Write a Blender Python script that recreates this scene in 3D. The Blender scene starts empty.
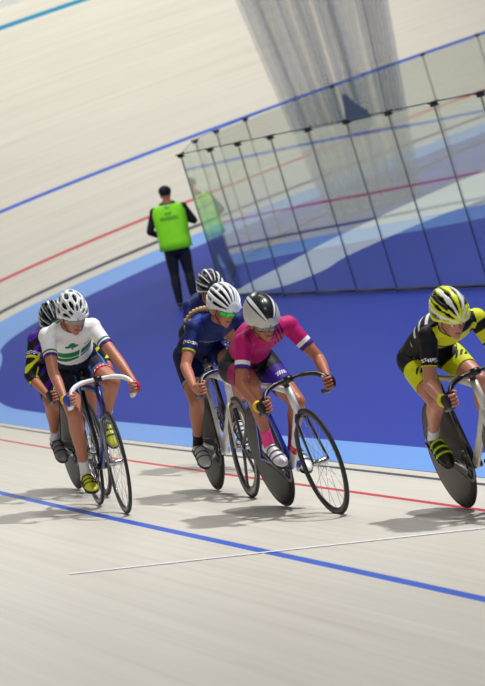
import bpy, bmesh, math, random
import numpy as np
from mathutils import Vector, Matrix

scene = bpy.context.scene
COL = scene.collection
R = math.radians

# ------------------------------------------------------------------ camera
F_PX, CAM_H = 3400.0, 3.427
cam_d = bpy.data.cameras.new('camera'); cam = bpy.data.objects.new('camera', cam_d); COL.objects.link(cam)
fwd = Vector((0, 0.9965493, -0.08300301)); cx = Vector((0.95493917, -0.02463543, -0.29577741)); cdn = Vector((-0.29680159, -0.07926283, -0.95164396))
m = Matrix.Identity(4)
for i in range(3):
    m[i][0] = cx[i]; m[i][1] = -cdn[i]; m[i][2] = -fwd[i]
m[0][3], m[1][3], m[2][3] = 0, 0, CAM_H
cam.matrix_world = m
cam_d.sensor_fit = 'VERTICAL'; cam_d.sensor_height = 36; cam_d.lens = F_PX / 686 * 36
cam_d.clip_end = 400; cam_d.clip_start = .2
cam_d.dof.use_dof = True; cam_d.dof.focus_distance = 22.5; cam_d.dof.aperture_fstop = 5.6
scene.camera = cam

# ------------------------------------------------------------------ world, lights, exposure
world = bpy.data.worlds.new('hall'); scene.world = world; world.use_nodes = True
bg = world.node_tree.nodes['Background']; bg.inputs[0].default_value = (.93, .96, 1.0, 1); bg.inputs[1].default_value = .11
def area(name, loc, target, sx, sy, power, col=(1, .985, .965)):
    l = bpy.data.lights.new(name, 'AREA'); l.shape = 'RECTANGLE'; l.size = sx; l.size_y = sy; l.energy = power; l.color = col
    o = bpy.data.objects.new(name, l); COL.objects.link(o); o.location = loc
    o.rotation_euler = (Vector(target) - Vector(loc)).to_track_quat('-Z', 'Y').to_euler(); return o
area('hall_or_fill_lamp', (7.5, 23.5, 14), (0, 23, 0), 0.55, 0.55, 2250)
area('hall_or_fill_lamp', (3.2, 20, 14), (0, 22, 0), 0.55, 0.55, 480)
area('hall_or_fill_lamp', (7, 4, 15), (0, 12, 0), 2, 2, 560)  # added fill, out of view, brightens the nearest boards
area('hall_or_fill_lamp', (-1, 62, 22), (-1, 66, 0), 8, 20, 2500, (1, .99, .90))
area('hall_or_fill_lamp', (5, 32, 18), (0, 54, 0), 5, 3, 1500, (.98, 1, .94))  # extra lamp added on the camera side to brighten the official's vest
area('hall_or_fill_lamp', (12, 72, 22), (6, 80, 4), 8, 12, 4900, (1, .99, .91))
area('hall_or_fill_lamp', (-4, 40, 20), (-5, 38, 0), 6, 6, 1500, (1, .995, .95))  # lamp added to brighten the left boards that the glass mirrors
scene.view_settings.view_transform = 'Standard'; scene.view_settings.look = 'None'
scene.view_settings.gamma = 1; scene.view_settings.use_curve_mapping = False
scene.view_settings.exposure = 0.0
scene.cycles.transparent_max_bounces = 40; scene.cycles.max_bounces = 12

# ------------------------------------------------------------------ materials
def srgb(r, g, b):
    f = lambda c: (c / 255 / 12.92) if c / 255 <= .04045 else ((c / 255 + .055) / 1.055) ** 2.4
    return (f(r), f(g), f(b), 1)
MATS = {}
def mat(name, rgb, rough=.5, metal=0.0, bump=0.0, bscale=60, var=.06, spec=.5, coat=0.0):
    if name in MATS: return MATS[name]
    mt = bpy.data.materials.new(name); mt.use_nodes = True; nt = mt.node_tree; b = nt.nodes['Principled BSDF']
    c = srgb(*rgb)
    tc = nt.nodes.new('ShaderNodeTexCoord'); no = nt.nodes.new('ShaderNodeTexNoise'); no.inputs['Scale'].default_value = bscale
    no.inputs['Detail'].default_value = 3
    nt.links.new(tc.outputs['Object'], no.inputs['Vector'])
    mx = nt.nodes.new('ShaderNodeMix'); mx.data_type = 'RGBA'
    mx.inputs[6].default_value = tuple(max(0, x * (1 - var)) for x in c[:3]) + (1,)
    mx.inputs[7].default_value = tuple(min(1, x * (1 + var)) for x in c[:3]) + (1,)
    nt.links.new(no.outputs['Fac'], mx.inputs[0]); nt.links.new(mx.outputs[2], b.inputs['Base Color'])
    b.inputs['Roughness'].default_value = rough; b.inputs['Metallic'].default_value = metal
    b.inputs['Specular IOR Level'].default_value = spec; b.inputs['Coat Weight'].default_value = coat
    if bump:
        bp = nt.nodes.new('ShaderNodeBump'); bp.inputs['Strength'].default_value = bump; bp.inputs['Distance'].default_value = .01
        nt.links.new(no.outputs['Fac'], bp.inputs['Height']); nt.links.new(bp.outputs['Normal'], b.inputs['Normal'])
    MATS[name] = mt; return mt

def skin(name, rgb): 
    mt = mat(name, rgb, .45, 0, .05, 25, .1)
    mt.node_tree.nodes['Principled BSDF'].inputs['Subsurface Weight'].default_value = .05
    return mt

def track_material():
    mt = bpy.data.materials.new('pine_track_boards'); mt.use_nodes = True; nt = mt.node_tree; b = nt.nodes['Principled BSDF']
    L = nt.links.new; N = nt.nodes.new
    uv = N('ShaderNodeUVMap'); uv.uv_map = 'UVMap'
    sep = N('ShaderNodeSeparateXYZ'); L(uv.outputs[0], sep.inputs[0])
    mp = N('ShaderNodeMapping'); mp.inputs['Scale'].default_value = (.11, 13, 1); L(uv.outputs[0], mp.inputs[0])
    n1 = N('ShaderNodeTexNoise'); n1.inputs['Scale'].default_value = 1.0; n1.inputs['Detail'].default_value = 6; n1.inputs['Roughness'].default_value = .65; L(mp.outputs[0], n1.inputs['Vector'])
    mp2 = N('ShaderNodeMapping'); mp2.inputs['Scale'].default_value = (.28, 1.1, 1); L(uv.outputs[0], mp2.inputs[0])
    n2 = N('ShaderNodeTexNoise'); n2.inputs['Scale'].default_value = 1.0; n2.inputs['Detail'].default_value = 2; L(mp2.outputs[0], n2.inputs['Vector'])
    mp3 = N('ShaderNodeMapping'); mp3.inputs['Scale'].default_value = (1, 1, 1); L(uv.outputs[0], mp3.inputs[0])
    br = N('ShaderNodeTexBrick'); br.inputs['Scale'].default_value = 1; br.inputs['Brick Width'].default_value = 5.5; br.inputs['Row Height'].default_value = .045
    br.inputs['Mortar Size'].default_value = .0015; br.inputs['Color1'].default_value = (.35, .35, .35, 1); br.inputs['Color2'].default_value = (.65, .65, .65, 1); br.inputs['Mortar'].default_value = (.2, .2, .2, 1)
    L(mp3.outputs[0], br.inputs['Vector'])
    a = N('ShaderNodeMath'); a.operation = 'MULTIPLY_ADD'; a.inputs[1].default_value = .6; L(n1.outputs['Fac'], a.inputs[0])
    a2 = N('ShaderNodeMath'); a2.operation = 'MULTIPLY'; a2.inputs[1].default_value = .3; L(br.outputs['Color'], a2.inputs[0]); L(a2.outputs[0], a.inputs[2])
    a3 = N('ShaderNodeMath'); a3.operation = 'MULTIPLY_ADD'; a3.inputs[1].default_value = .12; L(n2.outputs['Fac'], a3.inputs[0]); L(a.outputs[0], a3.inputs[2])
    cr = N('ShaderNodeValToRGB'); L(a3.outputs[0], cr.inputs[0])
    e = cr.color_ramp.elements; e[0].position = .22; e[0].color = srgb(184, 175, 163); e[1].position = .78; e[1].color = srgb(217, 213, 204)
    k = e.new(.48); k.color = srgb(203, 198, 188)
    last = cr.outputs[0]
    for v0, w, c in ((.2, .075, (46, 58, 78)), (.9, .065, (190, 40, 62)), (2.55, .085, (34, 88, 196)), (7.45, .13, (20, 128, 168))):
        s1 = N('ShaderNodeMath'); s1.operation = 'SUBTRACT'; s1.inputs[1].default_value = v0; L(sep.outputs[1], s1.inputs[0])
        s2 = N('ShaderNodeMath'); s2.operation = 'ABSOLUTE'; L(s1.outputs[0], s2.inputs[0])
        s3 = N('ShaderNodeMath'); s3.operation = 'LESS_THAN'; s3.inputs[1].default_value = w / 2; L(s2.outputs[0], s3.inputs[0])
        mx = N('ShaderNodeMix'); mx.data_type = 'RGBA'; L(s3.outputs[0], mx.inputs[0]); L(last, mx.inputs[6]); mx.inputs[7].default_value = srgb(*c); last = mx.outputs[2]
    L(last, b.inputs['Base Color']); b.inputs['Roughness'].default_value = .42; b.inputs['Specular IOR Level'].default_value = .35
    return mt

def floor_material(name, rgb, var=.12, rough=.35, scale=.5):
    return mat(name, rgb, rough, 0, 0, scale, var, .09)

def glass_material(refl=.15):
    mt = bpy.data.materials.new('acrylic_glass'); mt.use_nodes = True; nt = mt.node_tree; nt.nodes.remove(nt.nodes['Principled BSDF'])
    L = nt.links.new; N = nt.nodes.new; out = nt.nodes['Material Output']
    tr = N('ShaderNodeBsdfTransparent'); tr.inputs[0].default_value = (.975, .99, .975, 1)
    gl = N('ShaderNodeBsdfGlossy'); gl.inputs['Roughness'].default_value = .015; gl.inputs['Color'].default_value = (.95, 1, .98, 1)
    df = N('ShaderNodeBsdfDiffuse'); df.inputs[0].default_value = (.62, .68, .64, 1)
    fr = N('ShaderNodeFresnel'); fr.inputs[0].default_value = 1.45; fm = N('ShaderNodeMath'); fm.operation = 'MULTIPLY_ADD'; fm.use_clamp = True; fm.inputs[1].default_value = .28; fm.inputs[2].default_value = refl; L(fr.outputs[0], fm.inputs[0])
    tc = N('ShaderNodeTexCoord'); no = N('ShaderNodeTexNoise'); no.inputs['Scale'].default_value = .35; L(tc.outputs['Object'], no.inputs['Vector'])
    bp = N('ShaderNodeBump'); bp.inputs['Strength'].default_value = .02; bp.inputs['Distance'].default_value = .02; L(no.outputs['Fac'], bp.inputs['Height']); L(bp.outputs[0], gl.inputs['Normal'])
    m1 = N('ShaderNodeMixShader'); L(fm.outputs[0], m1.inputs[0]); L(tr.outputs[0], m1.inputs[1]); L(gl.outputs[0], m1.inputs[2])
    m2 = N('ShaderNodeMixShader'); m2.inputs[0].default_value = .015; L(m1.outputs[0], m2.inputs[1]); L(df.outputs[0], m2.inputs[2])
    L(m2.outputs[0], out.inputs['Surface']); return mt

def net_material(name, opacity, rgb, sx=90, sy=38):
    mt = bpy.data.materials.new(name); mt.use_nodes = True; nt = mt.node_tree; nt.nodes.remove(nt.nodes['Principled BSDF'])
    L = nt.links.new; N = nt.nodes.new; out = nt.nodes['Material Output']
    uv = N('ShaderNodeUVMap'); uv.uv_map = 'UVMap'; sep = N('ShaderNodeSeparateXYZ'); L(uv.outputs[0], sep.inputs[0])
    tr = N('ShaderNodeBsdfTransparent'); df = N('ShaderNodeBsdfDiffuse'); df.inputs[0].default_value = srgb(*rgb)
    def cords(axis, sc):
        a = N('ShaderNodeMath'); a.operation = 'MULTIPLY'; a.inputs[1].default_value = sc; L(sep.outputs[axis], a.inputs[0])
        f = N('ShaderNodeMath'); f.operation = 'FRACT'; L(a.outputs[0], f.inputs[0])
        g = N('ShaderNodeMath'); g.operation = 'LESS_THAN'; g.inputs[1].default_value = .42; L(f.outputs[0], g.inputs[0]); return g
    g1 = cords(0, sx); g2 = cords(1, sy)
    mxx = N('ShaderNodeMath'); mxx.operation = 'MAXIMUM'; L(g1.outputs[0], mxx.inputs[0]); L(g2.outputs[0], mxx.inputs[1])
    mp = N('ShaderNodeMapping'); mp.inputs['Scale'].default_value = (14, .25, 1); L(uv.outputs[0], mp.inputs[0])
    no = N('ShaderNodeTexNoise'); no.inputs['Scale'].default_value = 1; no.inputs['Detail'].default_value = 2; L(mp.outputs[0], no.inputs['Vector'])
    cr = N('ShaderNodeMapRange'); cr.inputs[1].default_value = .3; cr.inputs[2].default_value = .7; cr.inputs[3].default_value = opacity * .35; cr.inputs[4].default_value = opacity; L(no.outputs['Fac'], cr.inputs[0])
    mu = N('ShaderNodeMath'); mu.operation = 'MULTIPLY'; L(mxx.outputs[0], mu.inputs[0]); L(cr.outputs[0], mu.inputs[1])
    ms = N('ShaderNodeMixShader'); lo = N('ShaderNodeMapRange'); lo.inputs[1].default_value = .9; lo.inputs[2].default_value = .2; lo.inputs[3].default_value = 1; lo.inputs[4].default_value = 1.15; L(sep.outputs[1], lo.inputs[0]); mv = N('ShaderNodeMath'); mv.operation = 'MULTIPLY'; mv.use_clamp = True; L(mu.outputs[0], mv.inputs[0]); L(lo.outputs[0], mv.inputs[1]); L(mv.outputs[0], ms.inputs[0]); L(tr.outputs[0], ms.inputs[1]); L(df.outputs[0], ms.inputs[2])
    L(ms.outputs[0], out.inputs['Surface']); return mt

# ------------------------------------------------------------------ mesh helpers
def V(*a): return np.array(a, float)
def unit(v): v = np.asarray(v, float); n = np.linalg.norm(v); return v / n if n > 1e-9 else v
class MB:
    def __init__(s): s.v = []; s.f = []; s.m = []; s.n = 0
    def add(s, vs, fs, mi=0):
        s.v.append(np.asarray(vs, float)); s.f += [tuple(i + s.n for i in f) for f in fs]; s.m += [mi] * len(fs); s.n += len(vs); return s
    def tube(s, pts, rad, n=10, side=None, mi=0, round_caps=False, closed=False):
        P = [V(*p) for p in pts]; rad = [rad] * len(P) if np.isscalar(rad) else list(rad)
        rad = [(r, r) if np.isscalar(r) else r for r in rad]
        if round_caps:
            d0 = unit(P[0] - P[1]); d1 = unit(P[-1] - P[-2]); P2 = []; r2 = []
            for k in (.95, .75, .4):
                q = math.sqrt(1 - k * k); e = (rad[0][0] + rad[0][1]) / 2; P2.append(P[0] + d0 * e * k); r2.append((rad[0][0] * q, rad[0][1] * q))
            P2 += P; r2 += rad
            for k in (.4, .75, .95):
                q = math.sqrt(1 - k * k); e = (rad[-1][0] + rad[-1][1]) / 2; P2.append(P[-1] + d1 * e * k); r2.append((rad[-1][0] * q, rad[-1][1] * q))
            P, rad = P2, r2
        K = len(P); T = []
        for i in range(K):
            if closed: T.append(unit(P[(i + 1) % K] - P[i - 1]))
            else: T.append(unit(P[min(i + 1, K - 1)] - P[max(i - 1, 0)]))
        ref = V(*side) if side is not None else (V(0, 1, 0) if abs(T[0][1]) < .9 else V(1, 0, 0))
        vs = []; a = unit(ref - T[0] * ref.dot(T[0]))
        for i in range(K):
            base = ref if side is not None else a
            a = unit(base - T[i] * base.dot(T[i])); b = np.cross(T[i], a)
            for j in range(n):
                t = 2 * math.pi * j / n; vs.append(P[i] + a * math.cos(t) * rad[i][0] + b * math.sin(t) * rad[i][1])
        fs = []
        for i in range(K if closed else K - 1):
            for j in range(n):
                i2 = (i + 1) % K; fs.append((i * n + j, i * n + (j + 1) % n, i2 * n + (j + 1) % n, i2 * n + j))
        if not closed: fs.append(tuple(range(n))[::-1]); fs.append(tuple((K - 1) * n + j for j in range(n)))
        return s.add(vs, fs, mi)
    def ell(s, c, r, rot=None, nu=20, nv=12, mi=0):
        c = V(*c); rot = np.eye(3) if rot is None else rot; vs = [c + rot @ V(0, 0, r[2])]
        for i in range(1, nv):
            th = math.pi * i / nv
            for j in range(nu):
                ph = 2 * math.pi * j / nu
                vs.append(c + rot @ V(r[0] * math.sin(th) * math.cos(ph), r[1] * math.sin(th) * math.sin(ph), r[2] * math.cos(th)))
        vs.append(c + rot @ V(0, 0, -r[2])); L = len(vs) - 1; fs = []
        for j in range(nu):
            fs.append((0, 1 + j, 1 + (j + 1) % nu))
            for i in range(nv - 2):
                a = 1 + i * nu; fs.append((a + j, a + nu + j, a + nu + (j + 1) % nu, a + (j + 1) % nu))
            a = 1 + (nv - 2) * nu; fs.append((a + j, L, a + (j + 1) % nu))
        return s.add(vs, fs, mi)
    def box(s, c, h, rot=None, mi=0):
        c = V(*c); rot = np.eye(3) if rot is None else rot
        vs = [c + rot @ V(x * h[0], y * h[1], z * h[2]) for x in (-1, 1) for y in (-1, 1) for z in (-1, 1)]
        return s.add(vs, [(0, 1, 3, 2), (4, 6, 7, 5), (0, 4, 5, 1), (2, 3, 7, 6), (0, 2, 6, 4), (1, 5, 7, 3)], mi)
    def lathe(s, prof, c, axis, n=48, mi=0):   # prof: list of (radius, offset along axis); closed ring profile
        c = V(*c); ax = unit(axis); a = unit(np.cross(ax, V(1, 0, 0) if abs(ax[0]) < .9 else V(0, 0, 1))); b = np.cross(ax, a); K = len(prof); vs = []
        for i in range(n):
            t = 2 * math.pi * i / n; d = a * math.cos(t) + b * math.sin(t)
            for r, o in prof: vs.append(c + d * r + ax * o)
        fs = []
        for i in range(n):
            i2 = (i + 1) % n
            for k in range(K - 1): fs.append((i * K + k, i * K + k + 1, i2 * K + k + 1, i2 * K + k))
        return s.add(vs, fs, mi)
    def build(s, name, mats, parent=None, smooth=True, bevel=0, solid=0, subs=0):
        me = bpy.data.meshes.new(name); me.from_pydata(np.concatenate(s.v).tolist(), [], s.f)
        mats = mats if isinstance(mats, (list, tuple)) else [mats]
        for q in mats: me.materials.append(q)
        me.polygons.foreach_set('material_index', s.m); me.polygons.foreach_set('use_smooth', [smooth] * len(s.f)); me.update()
        o = bpy.data.objects.new(name, me); COL.objects.link(o)
        if parent: o.parent = parent
        if solid: q = o.modifiers.new('s', 'SOLIDIFY'); q.thickness = solid; q.offset = 0
        if subs: q = o.modifiers.new('s', 'SUBSURF'); q.levels = q.render_levels = subs
        if bevel: q = o.modifiers.new('b', 'BEVEL'); q.width = bevel; q.segments = 2; q.limit_method = 'ANGLE'
        return o
def tag(o, label, cat=None, group=None, kind=None):
    if label: o['label'] = label
    if cat: o['category'] = cat
    if group: o['group'] = group
    if kind: o['kind'] = kind
    return o
def empty(name, label, cat, mw=None, group=None):
    o = bpy.data.objects.new(name, None); COL.objects.link(o); o.empty_display_size = .1
    if mw is not None: o.matrix_world = mw
    return tag(o, label, cat, group)
def bez(pts, k=6):   # catmull-rom resample
    P = [V(*p) for p in pts]; out = []
    for i in range(len(P) - 1):
        p0, p1, p2, p3 = P[max(i - 1, 0)], P[i], P[i + 1], P[min(i + 2, len(P) - 1)]
        for j in range(k):
            t = j / k; out.append(.5 * (2 * p1 + (p2 - p0) * t + (2 * p0 - 5 * p1 + 4 * p2 - p3) * t * t + (3 * p1 - p0 - 3 * p2 + p3) * t ** 3))
    out.append(P[-1]); return out

# ------------------------------------------------------------------ the track
VN = (.3323, 26.6787, 1.8387, .1247, 2e-4, -4e-4, .2203, 3.6e-3, 3e-4)
VF = (-3.0645, 62.0068, 1.2511, .1196, -.0366, 1.9e-3, .6601, 1.48e-2, -3e-4)
def edge(vv, u):
    x0, y0, a, z0, k0, k1, b0, b1, b2 = vv; d = u[1] - u[0]; i0 = np.argmin(abs(u))
    uc = np.clip(u, -18, 30); k = k0 + k1 * uc
    ang = np.concatenate([[0], np.cumsum((k[1:] + k[:-1]) / 2 * d)]); ang += a - ang[i0]
    X = np.concatenate([[0], np.cumsum(np.cos((ang[1:] + ang[:-1]) / 2) * d)]); Y = np.concatenate([[0], np.cumsum(np.sin((ang[1:] + ang[:-1]) / 2) * d)])
    return np.stack([X - X[i0] + x0, Y - Y[i0] + y0], 1), ang, b0 + b1 * uc + b2 * uc * uc
un = np.arange(-26, 15.01, .5); uf = np.arange(-9, 46.01, .5)
pn, an, bn = edge(VN, un); pf, af, bf = edge(VF, uf)
gap = np.linalg.norm(pf[0] - pn[-1]); nj = max(2, int(gap / .5)); jt = np.linspace(0, 1, nj + 1)[1:-1]
h = lambda t: (2 * t ** 3 - 3 * t ** 2 + 1, t ** 3 - 2 * t ** 2 + t, -2 * t ** 3 + 3 * t ** 2, t ** 3 - t ** 2)
pj = np.array([pn[-1] * h(t)[0] + gap * h(t)[1] * V(math.cos(an[-1]), math.sin(an[-1])) + pf[0] * h(t)[2] + gap * h(t)[3] * V(math.cos(af[0]), math.sin(af[0])) for t in jt])
sm = jt * jt * (3 - 2 * jt)
EP = np.concatenate([pn, pj, pf]); EB = np.concatenate([bn, bn[-1] + (bf[0] - bn[-1]) * sm, bf])
tg = np.gradient(EP, axis=0); tg /= np.linalg.norm(tg, axis=1)[:, None]; EN = np.stack([-tg[:, 1], tg[:, 0]], 1)
EU = np.concatenate([[0], np.cumsum(np.linalg.norm(np.diff(EP, axis=0), axis=1))])
NU = len(EP); iN = len(pn)
EW = np.interp(np.arange(NU), [0, 60, iN - 6, iN + len(pj), iN + len(pj) + 18, NU - 1], [.72, .72, .66, .55, 1.12, 1.15])
Z0 = .122
def surf(i, s, dz=0): return V(EP[i, 0] + EN[i, 0] * s * math.cos(EB[i]), EP[i, 1] + EN[i, 1] * s * math.cos(EB[i]), Z0 + s * math.sin(EB[i]) + dz)
def strip(name, srows, mt, fn, uvf=None):
    vs = []; uvs = []
    for i in range(NU):
        for s in srows: vs.append(fn(i, s)); uvs.append((EU[i], s))
    K = len(srows); fs = [(i * K + k, (i + 1) * K + k, (i + 1) * K + k + 1, i * K + k + 1)[::-1] for i in range(NU - 1) for k in range(K - 1)]
    b = MB().add(vs, fs); o = b.build(name, mt); me = o.data; ul = me.uv_layers.new(name='UVMap')
    li = np.zeros(len(me.loops), int); me.loops.foreach_get('vertex_index', li); ul.data.foreach_set('uv', np.array(uvs)[li].ravel()); return o
M_TRACK = track_material()
tag(strip('floor', [0, .2, .9, 1.7, 2.55, 3.5, 4.5, 5.5, 6.5, 7.45, 8.0], M_TRACK, surf), None, kind='structure')
# light blue inner band, flat side at z = 0
M_BAND = floor_material('light_blue_band_paint', (106, 154, 226), .05)
def bandf(i, s):
    w = EW[i]; q = -s; return V(EP[i, 0] - EN[i, 0] * w * q, EP[i, 1] - EN[i, 1] * w * q, Z0 * (1 - q) ** 1.3 + .004)
tag(strip('trim_1', [-1, -.6, -.3, 0], M_BAND, bandf), None, kind='structure')
M_INF = floor_material('dark_blue_infield_paint', (28, 50, 152), .1, .5, .12)
inner = [bandf(i, -1) for i in range(NU)]
pts = [V(p[0], p[1], 0) for p in inner[:-30]] 
poly = pts + [V(60, pts[-1][1], 0), V(60, pts[0][1] - 4, 0), V(pts[0][0], pts[0][1] - 4, 0)]
ib = bmesh.new(); ib.faces.new([ib.verts.new(p) for p in poly]); bmesh.ops.triangulate(ib, faces=ib.faces[:]); bmesh.ops.recalc_face_normals(ib, faces=ib.faces[:])
me = bpy.data.meshes.new('floor'); ib.to_mesh(me); me.materials.append(M_INF); o = bpy.data.objects.new('floor', me); COL.objects.link(o); tag(o, None, kind='structure')
# safety wall on top of the track
M_WALL = mat('white_board_wall', (225, 226, 220), .5)
def wallf(i, s): p = surf(i, 8.0); return p + V(0, 0, s)
tag(strip('wall_outer', [0, .5, 1.0], M_WALL, wallf), None, kind='structure')
# white timing line across the near straight
def at_us(u, s, dz):   # u measured as in the near fit
    i = (u + 26) / .5; a = int(i); t = i - a; return surf(a, s, dz) * (1 - t) + surf(a + 1, s, dz) * t
wl = MB(); vs = []; K = 24
for k in range(K + 1):
    t = k / K * 1.15; u = -7.03 + (-7.36 + 7.03) * t; s = 3.68 + (1.31 - 3.68) * t
    vs += [at_us(u - .035, s, .004), at_us(u + .035, s, .004)]
wl.add(vs, [(2 * k, 2 * k + 2, 2 * k + 3, 2 * k + 1) for k in range(K)])
tag(wl.build('trim_2', mat('white_line_paint', (228, 230, 232), .5)), None, kind='structure')
# pale lane painted on the infield behind the glass
lane = MB(); top = bez([(.06, 50.0, 0), (.4, 51.2, 0), (1.14, 53.2, 0), (1.91, 55.4, 0), (3.69, 58.98, 0), (5.09, 61.2, 0), (9, 66, 0)], 5); bot = bez([(.1, 49.7, 0), (.75, 48.3, 0), (1.45, 49.02, 0), (1.9, 50.46, 0), (3.3, 52.7, 0), (4.4, 53.6, 0), (8, 57, 0)], 5)
vs = []
for a, b in zip(top, bot): vs += [a + V(0, 0, .006), b + V(0, 0, .006)]
lane.add(vs, [(2 * k, 2 * k + 1, 2 * k + 3, 2 * k + 2) for k in range(len(top) - 1)])
tag(lane.build('trim_3', mat('pale_lane_paint', (205, 214, 226), .5)), None, kind='structure')

# ------------------------------------------------------------------ glass fence
M_GLASS = glass_material(); M_POST = mat('dark_green_edge', (52, 70, 68), .4); M_CLIP = mat('dark_clip', (38, 42, 44), .4, .3)
FH = 2.2
C0 = V(-.05, 49.6); FD = unit(V(.248, -.969))
def fence(name, label, pts, post_r, glass, thick=1.0):
    root = empty(name, label, 'fence', Matrix.Translation((pts[0][0], pts[0][1], 0)))
    o0 = V(pts[0][0], pts[0][1], 0)
    for a, b in zip(pts[:-1], pts[1:]):
        a3 = V(*a, 0) - o0; b3 = V(*b, 0) - o0; d = unit(b3 - a3); n = V(-d[1], d[0], 0); L = np.linalg.norm(b3 - a3)
        rot = np.stack([d, n, V(0, 0, 1)], 1); c = (a3 + b3) / 2 + V(0, 0, FH / 2)
        tag(MB().box(c, (L / 2 - .012, .005, FH / 2 - .03), rot).build('glass_panel', glass, root, False), 'clear glass panel')
    for p in pts:
        q = V(*p, 0) - o0
        MB().tube([q, q + V(0, 0, FH)], post_r, 8).build('post', M_POST, root)
        cl = MB(); cl.box(q + V(0, 0, FH - .02), (.045, .045, .03)); cl.tube([q + V(-.07, 0, FH), q + V(.07, 0, FH)], .014, 6); cl.build('clip', M_CLIP, root, False)
    for a, b in zip(pts[:-1], pts[1:]):
        a3 = V(*a, 0) - o0; b3 = V(*b, 0) - o0
        MB().tube([a3 + V(0, 0, FH), b3 + V(0, 0, FH)], .008 * thick, 6).build('top_rail', M_POST, root)
        MB().tube([a3 + V(0, 0, .035), b3 + V(0, 0, .035)], .02, 6).build('bottom_rail', mat('dark_rail', (34, 44, 66), .5), root)
    return root
FT = [0.0, 1.7, 3.2, 4.85, 6.62, 8.3, 10.0, 11.7, 13.3, 15.0, 16.7]
fence('glass_fence', 'long clear glass panel fence on the blue infield, nearest the riders', [tuple(C0 + FD * t) for t in FT], .009, M_GLASS)
BK = bez([(C0[0], C0[1], 0), (.24, 55.73, 0), (.64, 58.0, 0), (1.22, 60.3, 0), (3.1, 65.3, 0), (5.28, 69.9, 0), (6.73, 72.69, 0), (8.5, 75.6, 0)], 1)
fence('glass_fence', 'far glass panel fence behind the hanging net, close to the far track', [(p[0], p[1]) for p in BK], .010, glass_material(.03), thick=.8)

# ------------------------------------------------------------------ hanging net
def px_to(x, y, Y):   # point on the camera ray at depth Y (used once, to size the net)
    d = fwd + cx * ((x - 242.5) / F_PX) + cdn * ((y - 343) / F_PX); t = Y / d[1]; return V(d[0] * t, Y, CAM_H + d[2] * t)
net_root = empty('divider_net', 'grey mesh divider net hanging gathered in folds behind the glass fence', 'net', Matrix.Translation((2.6, 60.5, 0)))
def net_layer(Y, amp, ph, mt, name, shrink=1.0):
    NX, NZ = 120, 30; vs = []; uv = []
    for j in range(NZ + 1):
        z = 7.2 * j / NZ + .02
        hw = (0.87 + .115 * min(z, 9)) * shrink; xc = 3.0 + .01 * z
        for i in range(NX + 1):
            t = i / NX; f = .10 * math.sin(t * 46 + ph) * (1 + .3 * math.sin(9 * t)) + .05 * math.sin(t * 101 + z * .2)
            vs.append((xc - 2.6 + (t * 2 - 1) * hw + .02 * math.sin(t * 60), Y - 60.5 + amp * f * 2, z)); uv.append((t, z / 3))
    fs = [(j * (NX + 1) + i, j * (NX + 1) + i + 1, (j + 1) * (NX + 1) + i + 1, (j + 1) * (NX + 1) + i) for j in range(NZ) for i in range(NX)]
    o = MB().add(vs, fs).build(name, mt, net_root); ul = o.data.uv_layers.new(name='UVMap')
    li = np.zeros(len(o.data.loops), int); o.data.loops.foreach_get('vertex_index', li); ul.data.foreach_set('uv', np.array(uv)[li].ravel())
net_layer(60.5, 1, 0, net_material('net_cords', .85, (116, 134, 164), 110, 110), 'net_fold')
net_layer(60.8, 1.3, 1.7, net_material('net_cords_back', .75, (102, 120, 154), 75, 64), 'net_fold', .93)
MB().tube([(-1.3, 0, 7.22), (2.2, 0, 7.22)], .03, 8).build('net_rail', M_CLIP, net_root)
bd = MB(); bd.tube([(.52, -.62, 1.50), (.50, -.62, 1.66), (.44, -.62, 1.86), (.40, -.62, 2.06)], [(.24, .06), (.22, .10), (.11, .08), (.05, .05)], 16, side=(1, 0, 0), round_caps=True)
bd.tube([(.42, -.62, 1.9), (.41, -.62, 2.15)], .012, 6)
tag(bd.build('tied_bundle', mat('dark_bundle_cloth', (74, 88, 116), .8, 0, .4, 20, .2), net_root), 'dark grey blue tied bundle of netting')

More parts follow.
